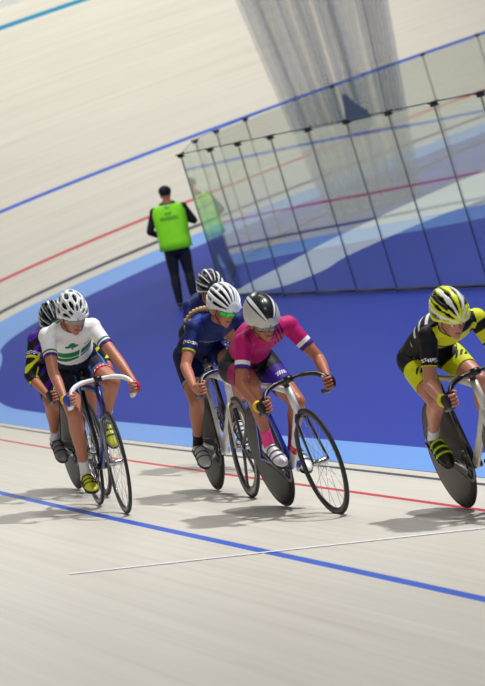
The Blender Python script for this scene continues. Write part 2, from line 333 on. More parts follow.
# ================================================================== bicycles
M_TYRE = mat('black_tyre', (26, 26, 30), .6, 0, .2, 200); M_BLK = mat('black_parts', (18, 18, 22), .35); M_ALU = mat('polished_alloy', (190, 192, 196), .25, .9)
M_DISC = mat('dark_carbon_disc', (48, 41, 40), .5, 0, 0, 8, .18, .35, 0); M_SPOKE = mat('steel_spoke', (170, 172, 176), .35, .8); M_CHAIN = mat('chain_steel', (92, 92, 96), .4, .8)
WR = .335
def wheel(parent, name, cx_, kind, rim_m, steer=0.0):
    rt = Matrix.Rotation(steer, 3, Vector((-.29, 0, .957)))
    ax = np.array(rt @ Vector((0, 1, 0))); c = V(cx_, 0, WR)
    rm = WR - .0105
    b = MB(); b.lathe([(rm + .0105 * math.cos(t), .0105 * math.sin(t)) for t in np.linspace(0, 2 * math.pi, 11)], c, ax, 64)
    if kind == 'disc':
        w = MB(); prof = [(.01, -.034), (.05, -.032), (.16, -.022), (.27, -.013), (.312, -.011), (.316, 0), (.312, .011), (.27, .013), (.16, .022), (.05, .032), (.01, .034)]
        w.lathe(prof, c, ax, 64); root = w.build(name, rim_m, parent)
    else:
        d = {'spoke': .292, 'tri': .262}[kind]
        w = MB(); w.lathe([(.317, -.010), (d, -.007), (d - .003, 0), (d, .007), (.317, .010)], c, ax, 64); root = w.build(name, rim_m, parent)
    b.build('tyre', M_TYRE, root)
    MB().tube([c - ax * .05, c - ax * .03, c + ax * .03, c + ax * .05], [.008, .02, .02, .008] if kind != 'disc' else [.008, .012, .012, .008], 12).build('hub', M_ALU, root)
    a = unit(np.cross(ax, V(1, 0, 0))); a2 = np.cross(ax, a)
    if kind == 'spoke':
        for k in range(20):
            t = 2 * math.pi * k / 20; t2 = t + (.35 if k % 4 < 2 else -.35); s_ = 1 if k % 2 else -1
            p0 = c + ax * s_ * .028 + (a * math.cos(t2) + a2 * math.sin(t2)) * .019; p1 = c + (a * math.cos(t) + a2 * math.sin(t)) * (d - .001)
            MB().tube([p0, p1], .0013, 5).build('spoke', M_SPOKE, root)
    if kind == 'tri':
        for k in range(5):
            t = 2 * math.pi * k / 5 + .3; e = a * math.cos(t) + a2 * math.sin(t); f = np.cross(ax, e)
            MB().tube([c + e * .012, c + e * .10, c + e * .2, c + e * (d + .01)], [(.022, .012), (.020, .010), (.022, .009), (.034, .008)], 10, side=f).build('spoke', rim_m, root)
    return root
def make_bike(sp, mw):
    root = empty('track_bicycle', sp['bike_label'], 'bicycle', mw, 'track bicycles in the race bunch')
    fm, fm2 = sp['frame'], sp.get('frame2', sp['frame']); BB = V(.39, 0, .285)
    tt = V(.19, 0, .80); ht = V(.800, 0, .795 + sp.get('barz', 0)); hb = V(.845, 0, .635)
    b = MB(); b.tube([BB, BB * .5 + tt * .5, tt], [(.016, .026), (.014, .024), (.015, .018)], 14, side=(0, 1, 0), mi=1)
    b.tube([tt, (tt + ht) / 2, ht - V(0, 0, .02)], [(.015, .017), (.016, .018), (.018, .022)], 14, side=(0, 1, 0))
    b.tube([hb + V(-.01, 0, .02), (hb + BB) / 2, BB], [(.019, .028), (.020, .033), (.021, .028)], 14, side=(0, 1, 0))
    b.tube([ht, hb], [(.021, .026), (.022, .028)], 14, side=(0, 1, 0))
    b.tube([BB + V(0, -.035, 0), BB + V(0, .035, 0)], .023, 14, mi=1)
    fr = b.build('frame', [fm, fm2], root)
    for s_ in (-1, 1):
        MB().tube([BB + V(-.02, s_ * .02, 0), V(.2, s_ * .045, .31), V(0, s_ * .058, WR)], [(.010, .016), (.009, .014), (.008, .010)], 10, side=(0, 1, 0)).build('chain_stay', fm2, root)
        MB().tube([tt + V(0, s_ * .012, -.03), V(.1, s_ * .04, .57), V(0, s_ * .058, WR)], [(.007, .012), (.007, .012), (.006, .009)], 10, side=(0, 1, 0)).build('seat_stay', fm2, root)
    if sp.get('frame_mark'):
        q = hb * .35 + BB * .65; d_ = unit(BB - hb); n_ = unit(np.cross(d_, V(0, 1, 0)))
        MB().tube([q - d_ * .035, q + d_ * .035], [(.0212, .0340)] * 2, 14, side=(0, 1, 0)).build('frame_band', sp['frame_mark'], root)
    fk = MB(); fk.tube([hb + V(-.004, 0, .01), hb + V(.006, 0, -.02)], [(.022, .028)] * 2, 12, side=(0, 1, 0))
    for s_ in (-1, 1):
        fk.tube([hb + V(.004, s_ * .012, -.01), hb + V(.016, s_ * .034, -.035), V(.905, s_ * .042, .48), V(.965, s_ * .05, WR)], [(.014, .018), (.009, .019), (.007, .016), (.006, .011)], 10, side=(0, 1, 0))
    fk.build('fork', sp.get('fork', fm), root)
    wheel(root, 'front_wheel', .965, sp['front'], sp.get('front_rim', M_BLK), sp.get('steer', 0)); wheel(root, 'rear_wheel', 0, sp['rear'], sp.get('rear_rim', M_DISC))
    MB().tube([tt, V(.170, 0, .895)], [(.011, .017), (.011, .015)], 12, side=(0, 1, 0)).build('seat_post', M_BLK, root)
    sd = MB(); sd.tube([V(.035, 0, .918), V(.075, 0, .922), V(.145, 0, .914), (.225, 0, .912), (.315, 0, .910)], [(.05, .018), (.068, .022), (.05, .02), (.022, .017), (.014, .012)], 14, side=(0, 1, 0), round_caps=True); sd.build('saddle', sp.get('saddle', M_BLK), root)
    BC = V(.868, 0, .85 + sp.get('barz', 0))
    st = MB(); st.tube([ht + V(.0, 0, -.005), ht + V(-.008, 0, .035)], .018, 14); st.tube([ht + V(-.006, 0, .022), BC], [.017, .015], 12); st.tube([BC - V(0, .024, 0), BC + V(0, .024, 0)], .022, 14); st.build('stem', sp.get('stem', M_BLK), root)
    for s_ in (-1, 1):
        path = bez([(0, .0, 0), (0, .06, 0), (.012, .115, -.006), (.034, .165, -.022), (.062, .193, -.048), (.082, .203, -.080), (.078, .205, -.115), (.045, .206, -.138), (-.01, .206, -.146), (-.055, .206, -.15)], 5)
        path = [BC + V(p[0], p[1] * s_, p[2]) for p in path]
        h_ = MB(); h_.tube(path, [.0125] * 8 + [.0155] * (len(path) - 8), 12); h_.build('handlebar', sp['bar'], root)
        MB().tube([path[-1], path[-1] + V(-.008, 0, 0)], .0165, 12).build('bar_end_plug', M_BLK, root)
    # drive train on the right side (y < 0)
    cr = MB(); cr.lathe([(.088, -.003), (.094, 0), (.088, .003), (.06, .002), (.06, -.002), (.088, -.003)], BB + V(0, -.045, 0), (0, 1, 0), 48)
    for k in range(5): t = 2 * math.pi * k / 5; cr.tube([BB + V(0, -.045, 0), BB + V(.07 * math.cos(t), -.045, .07 * math.sin(t))], [(.004, .012), (.004, .009)], 8, side=(0, 1, 0))
    cr.build('chainring', sp.get('ring', M_BLK), root)
    MB().lathe([(.026, -.003), (.031, 0), (.026, .003), (.01, 0)], V(0, -.045, WR), (0, 1, 0), 24).build('sprocket', M_CHAIN, root)
    ch = MB(); ch.tube([BB + V(.01, -.045, .093), V(-.004, -.045, WR + .03)], [(.003, .005)] * 2, 6, side=(0, 1, 0)); ch.tube([BB + V(.0, -.045, -.093), V(.002, -.045, WR - .03)], [(.003, .005)] * 2, 6, side=(0, 1, 0)); ch.build('chain', M_CHAIN, root)
    for s_, th in ((-1, sp['crank']), (1, sp['crank'] + math.pi)):
        pe = BB + V(.165 * math.sin(th), s_ * .07, -.165 * math.cos(th))
        MB().tube([BB + V(0, s_ * .06, 0), (BB + V(0, s_ * .06, 0) + pe) / 2, pe], [(.010, .018), (.008, .013), (.009, .013)], 10, side=(0, 1, 0)).build('crank_arm', sp.get('crank_mat', M_ALU), root)
        pd = MB(); pd.box(pe + V(0, s_ * .05, 0), (.035, .035, .008)); pd.tube([pe, pe + V(0, s_ * .09, 0)], .007, 8); pd.build('pedal', M_BLK, root, False, .003)
    return root

# ================================================================== people
def remesh(b, voxel, smooth_it=4):
    o = b.build('tmp', [M_BLK], None); q = o.modifiers.new('r', 'REMESH'); q.mode = 'VOXEL'; q.voxel_size = voxel; q.use_smooth_shade = True
    q = o.modifiers.new('s', 'SMOOTH'); q.iterations = smooth_it; q.factor = .5
    dg = bpy.context.evaluated_depsgraph_get(); me = bpy.data.meshes.new_from_object(o.evaluated_get(dg), depsgraph=dg)
    nv = len(me.vertices); v = np.zeros(nv * 3); me.vertices.foreach_get('co', v); v = v.reshape(-1, 3)
    n = np.zeros(nv * 3); me.vertices.foreach_get('normal', n); n = n.reshape(-1, 3)
    fs = [tuple(p.vertices) for p in me.polygons]
    bpy.data.objects.remove(o); bpy.data.meshes.remove(me); return v, n, fs
def seg_dist(P, A, B):
    D = B - A; t = np.clip(((P - A) @ D) / (D @ D), 0, 1); return np.linalg.norm(P - A - t[:, None] * D, axis=1), t
def ik(A, B, l1, l2, pole):
    d = np.linalg.norm(B - A); u = unit(B - A); d = min(d, (l1 + l2) * .999); a = (l1 * l1 - l2 * l2 + d * d) / (2 * d); hh = math.sqrt(max(l1 * l1 - a * a, 0))
    p = V(*pole); p = unit(p - u * p.dot(u)); return A + u * a + p * hh
def rotm(yaw, pitch, roll=0):   # head frame: x forward, z up
    return np.array((Matrix.Rotation(yaw, 3, 'Z') @ Matrix.Rotation(pitch, 3, 'Y') @ Matrix.Rotation(roll, 3, 'X')))
def cloth(name, bodyv, bodyn, bodyf, mask, off, mats, parent, pat=None, thick=.003, info=None):
    idx = np.nonzero(mask)[0]; used = {}; vs = []; fs = []
    for k in idx:
        f = []
        for q in bodyf[k]:
            if q not in used: used[q] = len(vs); vs.append(bodyv[q] + bodyn[q] * off)
            f.append(used[q])
        fs.append(tuple(f))
    if not fs: return None
    if pat is not None:   # split every quad in four so that the colour borders are fine
        V_ = [np.array(x) for x in vs]; em = {}; nf = []; src = []
        def mid(a, b):
            k = (a, b) if a < b else (b, a)
            if k not in em: em[k] = len(V_); V_.append((V_[a] + V_[b]) / 2)
            return em[k]
        for fi, f in enumerate(fs):
            if len(f) != 4: nf.append(f); continue
            c = len(V_); V_.append(sum(V_[q] for q in f) / 4); e = [mid(f[i], f[(i + 1) % 4]) for i in range(4)]
            for i in range(4): nf.append((f[i], e[i], c, e[i - 1]))
        vs, fs = V_, nf
    vs = np.array(vs); mi = 0
    if pat is not None:
        L = np.array([[f[0], f[1], f[2], f[-1]] for f in fs]); C = vs[L].mean(1); nn = np.cross(vs[L[:, 1]] - vs[L[:, 0]], vs[L[:, 3]] - vs[L[:, 0]]); nn /= np.linalg.norm(nn, axis=1)[:, None] + 1e-12
        mi = pat(C, nn)
    b = MB(); b.add(vs, fs); b.m = list(np.asarray(mi, int)) if pat is not None else [0] * len(fs)
    o = b.build(name, mats, parent)
    q = o.modifiers.new('s', 'SOLIDIFY'); q.thickness = thick; q.offset = -1
    return o
def head_parts(b, H, Rm, neck0, sc=1.0):
    h = lambda x, y, z: H + Rm @ V(x, y, z) * sc
    b.ell(h(-.012, 0, .03), (.095 * sc, .074 * sc, .092 * sc), Rm); b.ell(h(.03, 0, -.035), (.058 * sc, .056 * sc, .078 * sc), Rm)
    b.ell(h(.062, 0, -.092), (.024 * sc, .026 * sc, .02 * sc), Rm); b.ell(h(.05, .03, -.03), (.028 * sc, .024 * sc, .025 * sc), Rm); b.ell(h(.05, -.03, -.03), (.028 * sc, .024 * sc, .025 * sc), Rm)
    b.tube([h(.078, 0, .012), h(.094, 0, -.012), h(.106, 0, -.034)], [.008 * sc, .011 * sc, .014 * sc], 10, round_caps=True)
    b.ell(h(.086, 0, -.062), (.010 * sc, .022 * sc, .010 * sc), Rm)
    b.tube([h(.072, -.045, .018), h(.086, 0, .022), h(.072, .045, .018)], .011 * sc, 8, round_caps=True)
    for s_ in (-1, 1): b.ell(h(-.012, s_ * .074, -.012), (.018 * sc, .011 * sc, .030 * sc), Rm)
    b.tube([neck0, (neck0 + h(-.025, 0, -.06)) / 2 + V(-.005, 0, .004), h(-.02, 0, -.04)], [.066 * sc, .056 * sc, .054 * sc], 14, round_caps=True)
    return h
def head_details(root, h, Rm, skin_m, lens=None, frame_m=None, lips_m=None, sc=1.0):
    for s_ in (-1, 1):
        e = MB().ell(h(.079, s_ * .031, .002), (.011, .014, .010), Rm, 12, 8).build('eye', mat('eye_white', (225, 222, 218), .2), root); MB().ell(h(.088, s_ * .031, .002), (.004, .006, .006), Rm, 10, 6).build('iris', mat('iris_brown', (60, 44, 34), .2), e)
    MB().tube([h(.0885, -.023, -.061), h(.0955, -.008, -.059), h(.0955, .008, -.059), h(.0885, .023, -.061)], [(.003, .003), (.0065, .005), (.0065, .005), (.003, .003)], 8).build('lips', lips_m or mat('lips', (176, 98, 92), .4), root)
    if lens:
        g = MB(); vs = []; NX = 16
        for i in range(NX + 1):
            a = R(-72 + 144 * i / NX)
            for z in (-.020, -.006, .010, .020):
                zz = z * (1 if abs(a) < 1 else .6) - (.004 if abs(a) < .12 and z < 0 else 0) * -2
                vs.append(h(.030 + .076 * math.cos(a), .078 * math.sin(a), .004 + zz))
        g.add(vs, [(i * 4 + k, (i + 1) * 4 + k, (i + 1) * 4 + k + 1, i * 4 + k + 1) for i in range(NX) for k in range(3)])
        o = g.build('glasses', lens, root); q = o.modifiers.new('s', 'SOLIDIFY'); q.thickness = .003
        fr = MB(); fr.tube([h(.030 + .078 * math.cos(R(a)), .080 * math.sin(R(a)), .026) for a in range(-72, 73, 12)], .003, 6)
        for s_ in (-1, 1): fr.tube([h(.052, s_ * .077, .02), h(-.01, s_ * .081, .014)], .003, 6)
        fr.build('glasses_frame', frame_m or M_BLK, o)
def helmet(root, h, Rm, kind, mats, inner, sc=1.0):
    NA, NB = 84, 64; c = V(-.015, 0, .040); g = np.zeros((NA + 1, NB + 1, 3)); vs = []
    def P(al, be, k=1.0):
        rx = .130 if be < math.pi / 2 else .155; ry = .098; rz = .136
        x = rx * math.cos(be); ta = max(0, -math.cos(be)); return h(*(c + V(x * k, ry * math.sin(be) ** .9 * math.sin(al) * k, (rz * math.sin(be) ** .85 * math.cos(al) + .012 * ta) * k)))
    def rim(x): return .040 - .17 * max(0, .02 - x) if x > -.06 else .0264 + .1 * (-.06 - x) * 0
    loc = {}
    fs = []; mi = []
    if kind == 'aero': sel = lambda a, b_: 0
    al_ = np.linspace(-R(115), R(115), NA + 1); be_ = np.linspace(R(2), R(178), NB + 1)
    for a in al_:
        for b_ in be_: vs.append(P(a, b_))
    Ri = Rm.T
    for i in range(NA):
        for j in range(NB):
            a = math.degrees((al_[i] + al_[i + 1]) / 2); b_ = math.degrees((be_[j] + be_[j + 1]) / 2)
            p = Ri @ ((vs[i * (NB + 1) + j] + vs[(i + 1) * (NB + 1) + j + 1]) / 2 - h(0, 0, 0))
            r_ = .030 if p[0] > .05 else (.030 - (.05 - p[0]) * .32 if p[0] > -.06 else -.005)
            if p[2] < r_: continue
            edge_ = p[2] < r_ + .016; m_ = 0; hole = False
            if kind == 'ribs':
                k = (a + 95) / 21.1; fr = k - math.floor(k); hole = fr > .46 and 24 < b_ < 152 and not edge_ and not (86 < b_ < 92 and int(k) % 2 == 0)
            elif kind == 'ovals':
                k = (a + 91) / 26; fr = k - math.floor(k); off = 20 if int(k) % 2 else 0; q = ((b_ + off) - 22) / 42; fq = q - math.floor(q)
                hole = ((fr - .5) / .34) ** 2 + ((fq - .5) / .43) ** 2 < 1 and 22 < b_ < 155 and not edge_
                m_ = 1 if (abs(fr - .5) > .46 and abs(a) < 80) else 0
            elif kind == 'tri':
                k = (a + 100) / 25; fr = k - math.floor(k); q = (b_ - 20) / 44; fq = q - math.floor(q)
                hole = abs(fr - .5) < .30 * (1 - abs(fq - .45) * 1.2) and 20 < b_ < 158 and not edge_
                ab = abs(abs(a) - 25 + (b_ - 60) * .12); m_ = 1 if (ab < 8 and b_ < 120) or (abs(abs(a) - 78) < 4) else (2 if abs(abs(a) - 46) < 7 and b_ > 50 else 0)
            elif kind == 'aero':
                aa = abs(a); m_ = 1 if aa < 30 else (2 if aa < 40 else (1 if aa < 46 else 0))
                if b_ < 18: m_ = 0
            elif kind == 'dark':
                k = (a + 95) / 27; fr = k - math.floor(k); hole = fr > .5 and 28 < b_ < 150 and not edge_; m_ = 1 if fr < .17 and b_ > 30 else 0
            if hole: continue
            fs.append((i * (NB + 1) + j, i * (NB + 1) + j + 1, (i + 1) * (NB + 1) + j + 1, (i + 1) * (NB + 1) + j)); mi.append(m_)
    b = MB(); b.add(vs, fs); b.m = mi; o = b.build('helmet', mats, root); q = o.modifiers.new('s', 'SOLIDIFY'); q.thickness = .014; q.offset = -1
    # inner liner seen through the vents
    b = MB(); vs = [P(a, b_, .87) for a in np.linspace(-R(100), R(100), 25) for b_ in np.linspace(R(3), R(177), 21)]
    fs = [(i * 21 + j, i * 21 + j + 1, (i + 1) * 21 + j + 1, (i + 1) * 21 + j) for i in range(24) for j in range(20)]
    keep = []
    for f in fs:
        p = Ri @ (sum(vs[q] for q in f) / 4 - h(0, 0, 0))
        if p[2] > (.034 if p[0] > .05 else .01): keep.append(f)
    b.add(vs, keep).build('helmet_liner', inner, o)
    for s_ in (-1, 1): MB().tube([h(.03, s_ * .079, .03), h(.018, s_ * .078, -.03), h(.045, s_ * .05, -.085), h(.05, 0, -.108)], .003, 6).build('strap', M_BLK, o)
    return o
def hand(b, fingers, W, G, ax, out, s_, wrist_dir):
    """grip: W wrist, G centre of the bar, ax bar axis (towards the thumb), out = outward side of the bar"""
    ax = unit(ax); out = unit(out - ax * out.dot(ax)); fr = unit(np.cross(ax, out)) 
    if fr[0] < 0: fr = -fr
    pc = G + out * .026 - fr * .012
    b.tube([W, W * .4 + pc * .6, pc + fr * .018], [(.020, .027), (.017, .036), (.014, .040)], 12, side=out, round_caps=True)
    rr = .0245
    for k, (off, r_, reach) in enumerate(((.030, .0090, 215), (.010, .0093, 235), (-.010, .0090, 230), (-.029, .0078, 205))):
        pts = [pc + fr * .005 + ax * off * .9 - out * .002]
        for t in range(25, reach, 30): t_ = R(t); pts.append(G + ax * off + out * rr * math.cos(t_) * 1.05 + fr * rr * math.sin(t_) * 1.12)
        fingers.append((pts, r_))
    t0 = pc - fr * .022 + ax * .022; fingers.append(([t0, G - fr * .030 + ax * .040, G - out * .022 - fr * .010 + ax * .044, G - out * .028 + fr * .012 + ax * .040], .0102))
def make_rider(sp, mw):
    root = empty('person', sp['label'], 'person', mw, None)
    hip = V(.175, 0, .955); sz = sp['sz']; L = sp.get('torso', .47); sx = hip[0] + math.sqrt(L * L - (sz - hip[2]) ** 2); S = V(sx, sp.get('sy', 0), sz)
    tw = sp.get('hipw', .15)
    ax = unit(S - hip); nrm = unit(np.cross(ax, V(0, 1, 0))); nrm = nrm if nrm[2] > 0 else -nrm
    sec = [(-.10, .10, .08, -.02), (0, tw, .118, 0), (.18, tw - .008, .108, .02), (.38, .122, .092, .045), (.6, .132, .100, .045), (.8, .148, .104, .03), (.95, .148, .092, .01), (1.06, .105, .07, 0.0)]
    b = MB(); b.tube([hip + (S - hip) * t + nrm * o_ for t, _, _, o_ in sec], [(w, d) for _, w, d, _ in sec], 24, side=(0, 1, 0), round_caps=True)
    bones = [('torso', hip + (S - hip) * .15, S, .12), ('pelvis', hip - ax * .05, hip + (S - hip) * .1, .125)]
    hoff = V(*sp.get('head', (.135, 0, .085))); H = S + hoff; Rm = rotm(sp.get('yaw', 0), sp.get('pitch', R(8)), sp.get('hroll', 0)); sc = sp.get('hs', .90)
    h = head_parts(b, H, Rm, S + V(.02, 0, .01), sc); bones += [('neck', S + V(.04, 0, .035), H - V(.02, 0, .05), .052), ('head', H + Rm @ V(0, 0, -.03), H + Rm @ V(0, 0, .05), .09)]
    BC = V(.868, 0, .85 + sp.get('barz', 0)); fingers = []
    for s_ in (-1, 1):
        Sh = S + V(-.01, s_ * .150, -.012); b.ell(Sh, (.057, .054, .057)); b.tube([S + V(.0, s_ * .04, .02), Sh], [.055, .05], 12, round_caps=True)
        G = BC + V(.082, s_ * .205, -.092); axb = V(.03, 0, 1.0); Wr = G + V(-.072, s_ * .028, .004) + V(*sp.get('wr', (0, 0, 0)))
        El = ik(Sh, Wr, .272, .245, (-.25, s_ * sp.get('elbow', .9), -.6))
        b.tube([Sh, Sh * .6 + El * .4, El], [.049, .043, .035], 14, round_caps=True); b.tube([El, El * .65 + Wr * .35, Wr], [.037, .036, (.020, .026)], 14, round_caps=True)
        hand(b, fingers, Wr, G, axb, V(0, s_, 0), s_, None)
        nm = 'l' if s_ > 0 else 'r'
        bones += [('uarm_' + nm, Sh, El, .045), ('farm_' + nm, El, Wr, .034), ('hand_' + nm, Wr + (G - Wr) * .25, G + V(0, s_ * .02, 0), .028)]
    feet = []
    BBp = V(.39, 0, .285)
    for s_, th in ((-1, sp['crank']), (1, sp['crank'] + math.pi)):
        pe = BBp + V(.165 * math.sin(th), s_ * .115, -.165 * math.cos(th)); up_ = (1 - math.cos(th)) / 2; tilt = R(12 + 22 * up_ - 8 * math.sin(th))   # heel lift
        ball = pe + V(0, 0, .012); fx = V(math.cos(tilt), 0, -math.sin(tilt)); upf = V(math.sin(tilt), 0, math.cos(tilt)); heel = ball - fx * .185; Ak = heel + fx * .055 + upf * .085
        hj = hip + V(.0, s_ * .088, -.015); K = ik(hj, Ak, .41, .40, (1, s_ * .12, .25))
        b.tube([hj + V(-.01, 0, 0), hj * .7 + K * .3, hj * .3 + K * .7, K], [.092, .084, .066, .052], 16, round_caps=True)
        cf = unit(np.cross(unit(Ak - K), V(0, 1, 0))); cf = -cf if cf[0] > 0 else cf
        b.tube([K, K * .7 + Ak * .3 + cf * .012, K * .45 + Ak * .55 + cf * .006, K * .12 + Ak * .88, Ak - upf * .03], [.050, .051, .040, .030, .034], 16, round_caps=True); b.ell(K + V(.012, 0, .004), (.045, .045, .05))
        b.tube([Ak - upf * .04, ball + upf * .02], [.024, .018], 10, round_caps=True)
        nm = 'l' if s_ > 0 else 'r'
        bones += [('thigh_' + nm, hj + (K - hj) * .12, K, .075), ('shin_' + nm, K, Ak, .042), ('foot_' + nm, Ak - upf * .01, ball, .035)]; feet.append((Ak, ball, heel, fx, upf))
    v, n, fs = remesh(b, sp.get('voxel', .0065))
    body = MB(); body.add(v, fs)
    for pts, r_ in fingers: body.tube(bez(pts, 3), r_ * .92, 8, round_caps=True)
    body.build('body', sp['skin'], root)
    quad = np.array([[f[0], f[1], f[2], f[-1]] for f in fs]); C = v[quad].mean(1)
    D = np.stack([seg_dist(C, A, B)[0] - r_ for _, A, B, r_ in bones], 1); which = D.argmin(1); names = [x[0] for x in bones]
    T = {x[0]: seg_dist(C, x[1], x[2])[1] for x in bones}
    isb = lambda k: which == names.index(k)
    BN = {x[0]: x for x in bones}
    def tparam(P, k): return seg_dist(P, BN[k][1], BN[k][2])[1]
    sl = sp.get('sleeve', .62); leg = sp.get('leg', .60)
    waist = hip + (S - hip) * .30
    above = ((C - waist) @ ax) > 0
    jm = (isb('torso') & above); sm = isb('pelvis') | (isb('torso') & ~above)
    nk = (isb('neck') & (T['neck'] < .18)); jm |= nk
    for q in 'lr':
        jm |= isb('uarm_' + q) & (T['uarm_' + q] < sl); sm |= isb('thigh_' + q) & (T['thigh_' + q] < leg)
        if sl > 1: jm |= isb('farm_' + q) & (T['farm_' + q] < sl - 1)
    ctx = dict(hip=hip, S=S, ax=ax, nrm=nrm, bones=BN, t=tparam, names=names, hx=h,
               cls=lambda P: np.stack([seg_dist(P, A, B)[0] - r_ for _, A, B, r_ in bones], 1).argmin(1))
    cloth('jersey', v, n, fs, jm, .006, sp['jersey_mats'], root, (lambda P, N: sp['jersey'](ctx, P, N)) if sp.get('jersey') else None)
    cloth('shorts', v, n, fs, sm, .005, sp['shorts_mats'], root, (lambda P, N: sp['shorts'](ctx, P, N)) if sp.get('shorts') else None)
    for q, (Ak, ball, heel, fx, upf), s_ in (('r', feet[0], -1), ('l', feet[1], 1)):
        sk = (isb('shin_' + q) & (T['shin_' + q] > sp.get('sock', .80))) | isb('foot_' + q)
        cloth('sock', v, n, fs, sk, .003, [sp['sock_m']], root)
        if sp.get('gloves', (1, 1))[0 if q == 'r' else 1]:
            gm = isb('hand_' + q); gc = sp['glove_' + q]; g = cloth('glove', v, n, fs, gm, .002, [gc], root, thick=.002)
            gi = MB(); fl = fingers[:5] if q == 'r' else fingers[5:]
            for pts, r_ in fl: gi.tube(bez(pts, 3)[:6], r_ * .92 + .0022, 8)
            gi.build('glove_finger_sleeves', gc, g or root)
            if sp.get('cuff_' + q):
                A_, B_ = BN['farm_' + q][1], BN['farm_' + q][2]; MB().tube([A_ + (B_ - A_) * .94, A_ + (B_ - A_) * 1.03], [(.031, .036)] * 2, 16).build('glove_cuff', sp['cuff_' + q], g or root)
        make_shoe2(root, Ak, heel, fx, upf, sp, s_)
    hm = helmet(root, h, Rm, sp['helmet'], sp['helmet_mats'], sp.get('liner', M_BLK), sc)
    head_details(root, h, Rm, sp['skin'], sp.get('lens'), sp.get('lens_frame'), sc=sc)
    return root, ctx
def make_shoe2(root, Ak, heel, fx, up, sp, s_):
    secs = [(-.012, .024, .050), (.01, .036, .088), (.05, .038, .102), (.09, .038, .088), (.14, .042, .066), (.19, .046, .050), (.225, .043, .036), (.25, .030, .028), (.263, .012, .016)]
    heel = heel - up * .012; b = MB(); vs = []; n = 14; y0 = 0
    for x, w, hh in secs:
        for j in range(n):
            t = 2 * math.pi * j / n; vs.append(heel + fx * x + V(0, math.cos(t) * w, 0) + up * ((math.sin(t) * .5 + .5) * hh + .006))
    K = len(secs); fs = [(i * n + j, i * n + (j + 1) % n, (i + 1) * n + (j + 1) % n, (i + 1) * n + j) for i in range(K - 1) for j in range(n)] + [tuple(range(n))[::-1], tuple((K - 1) * n + j for j in range(n))]
    o = b.add(vs, fs).build('shoe', sp['shoe_m'], root, subs=1)
    sb = MB(); vs = []
    for x, w, hh in secs:
        for y, z in ((-w, .012), (w, .012), (w * .9, -.004), (-w * .9, -.004)): vs.append(heel + fx * x + V(0, y, 0) + up * z)
    fs = [(i * 4 + j, i * 4 + (j + 1) % 4, (i + 1) * 4 + (j + 1) % 4, (i + 1) * 4 + j) for i in range(K - 1) for j in range(4)] + [(0, 1, 2, 3), ((K - 1) * 4, K * 4 - 1, K * 4 - 2, K * 4 - 3)]
    sb.add(vs, fs).build('sole', sp.get('sole_m', M_BLK), o, False)
    for x, w, hh in ((.105, .041, .083), (.145, .044, .067), (.185, .047, .054)):
        MB().tube([heel + fx * x + V(0, w * math.cos(t), 0) + up * ((math.sin(t) * .5 + .5) * hh + .008) for t in np.linspace(-.1, math.pi + .1, 9)], [sp.get('strap_r', .0035)] * 9, 6).build('strap', sp.get('strap_m', M_BLK), o)

# ---- placing: rear contact point, heading (from -Y towards +X), lean towards the infield
SC = 1.07
def place(rear, head, lean, climb=0.0):
    th = R(head); f = V(math.sin(th) * math.cos(climb), -math.cos(th) * math.cos(climb), math.sin(climb)); l = V(math.cos(th), math.sin(th), 0); u = np.cross(f, l); le = R(lean)
    l2 = l * math.cos(le) - u * math.sin(le); u2 = u * math.cos(le) + l * math.sin(le); mm = Matrix.Identity(4)
    for i in range(3): mm[i][0] = f[i] * SC; mm[i][1] = l2[i] * SC; mm[i][2] = u2[i] * SC; mm[i][3] = rear[i]
    return mm

# ================================================================== the six riders
SK1 = skin('skin_fair', (184, 120, 94)); SK2 = skin('skin_tan', (170, 106, 78)); SK3 = skin('skin_light', (190, 128, 104))
def fab(name, rgb): return mat(name, rgb, .62, 0, .25, 18, .08, .3)
WHT = fab('white_jersey', (232, 232, 232)); GRN = fab('green_jersey', (14, 120, 74)); NVY = fab('navy_lycra', (16, 22, 44)); PUR = fab('purple_trim', (72, 34, 128)); RED = fab('red_gripper', (206, 28, 52))
BLU = fab('blue_jersey', (10, 30, 94)); BLU2 = fab('royal_jersey', (16, 52, 150)); NEO = fab('neon_trim', (190, 206, 60)); PNK = fab('pink_jersey', (184, 14, 104)); PNK2 = fab('dark_pink_jersey', (150, 12, 84)); BLK = fab('black_lycra', (14, 14, 20)); YEL = fab('yellow_jersey', (214, 220, 20)); GRY = fab('grey_print', (150, 152, 158)); VIO = fab('violet_jersey', (84, 30, 170)); LBL = fab('light_blue_side', (60, 110, 190))
def G(name, rgb, r=.3, mtl=0): return mat(name, rgb, r, mtl, 0, 30, .05, .5, .25)
def torso(ctx, P):
    d = P - ctx['hip']; L = np.linalg.norm(ctx['S'] - ctx['hip']); return (d @ ctx['ax']) / L, P[:, 1], d @ ctx['nrm']
def parts(ctx, P):
    c = ctx['cls'](P); nm = np.array(ctx['names'])[c]; return nm
def put(m, cond, k): m[cond] = k
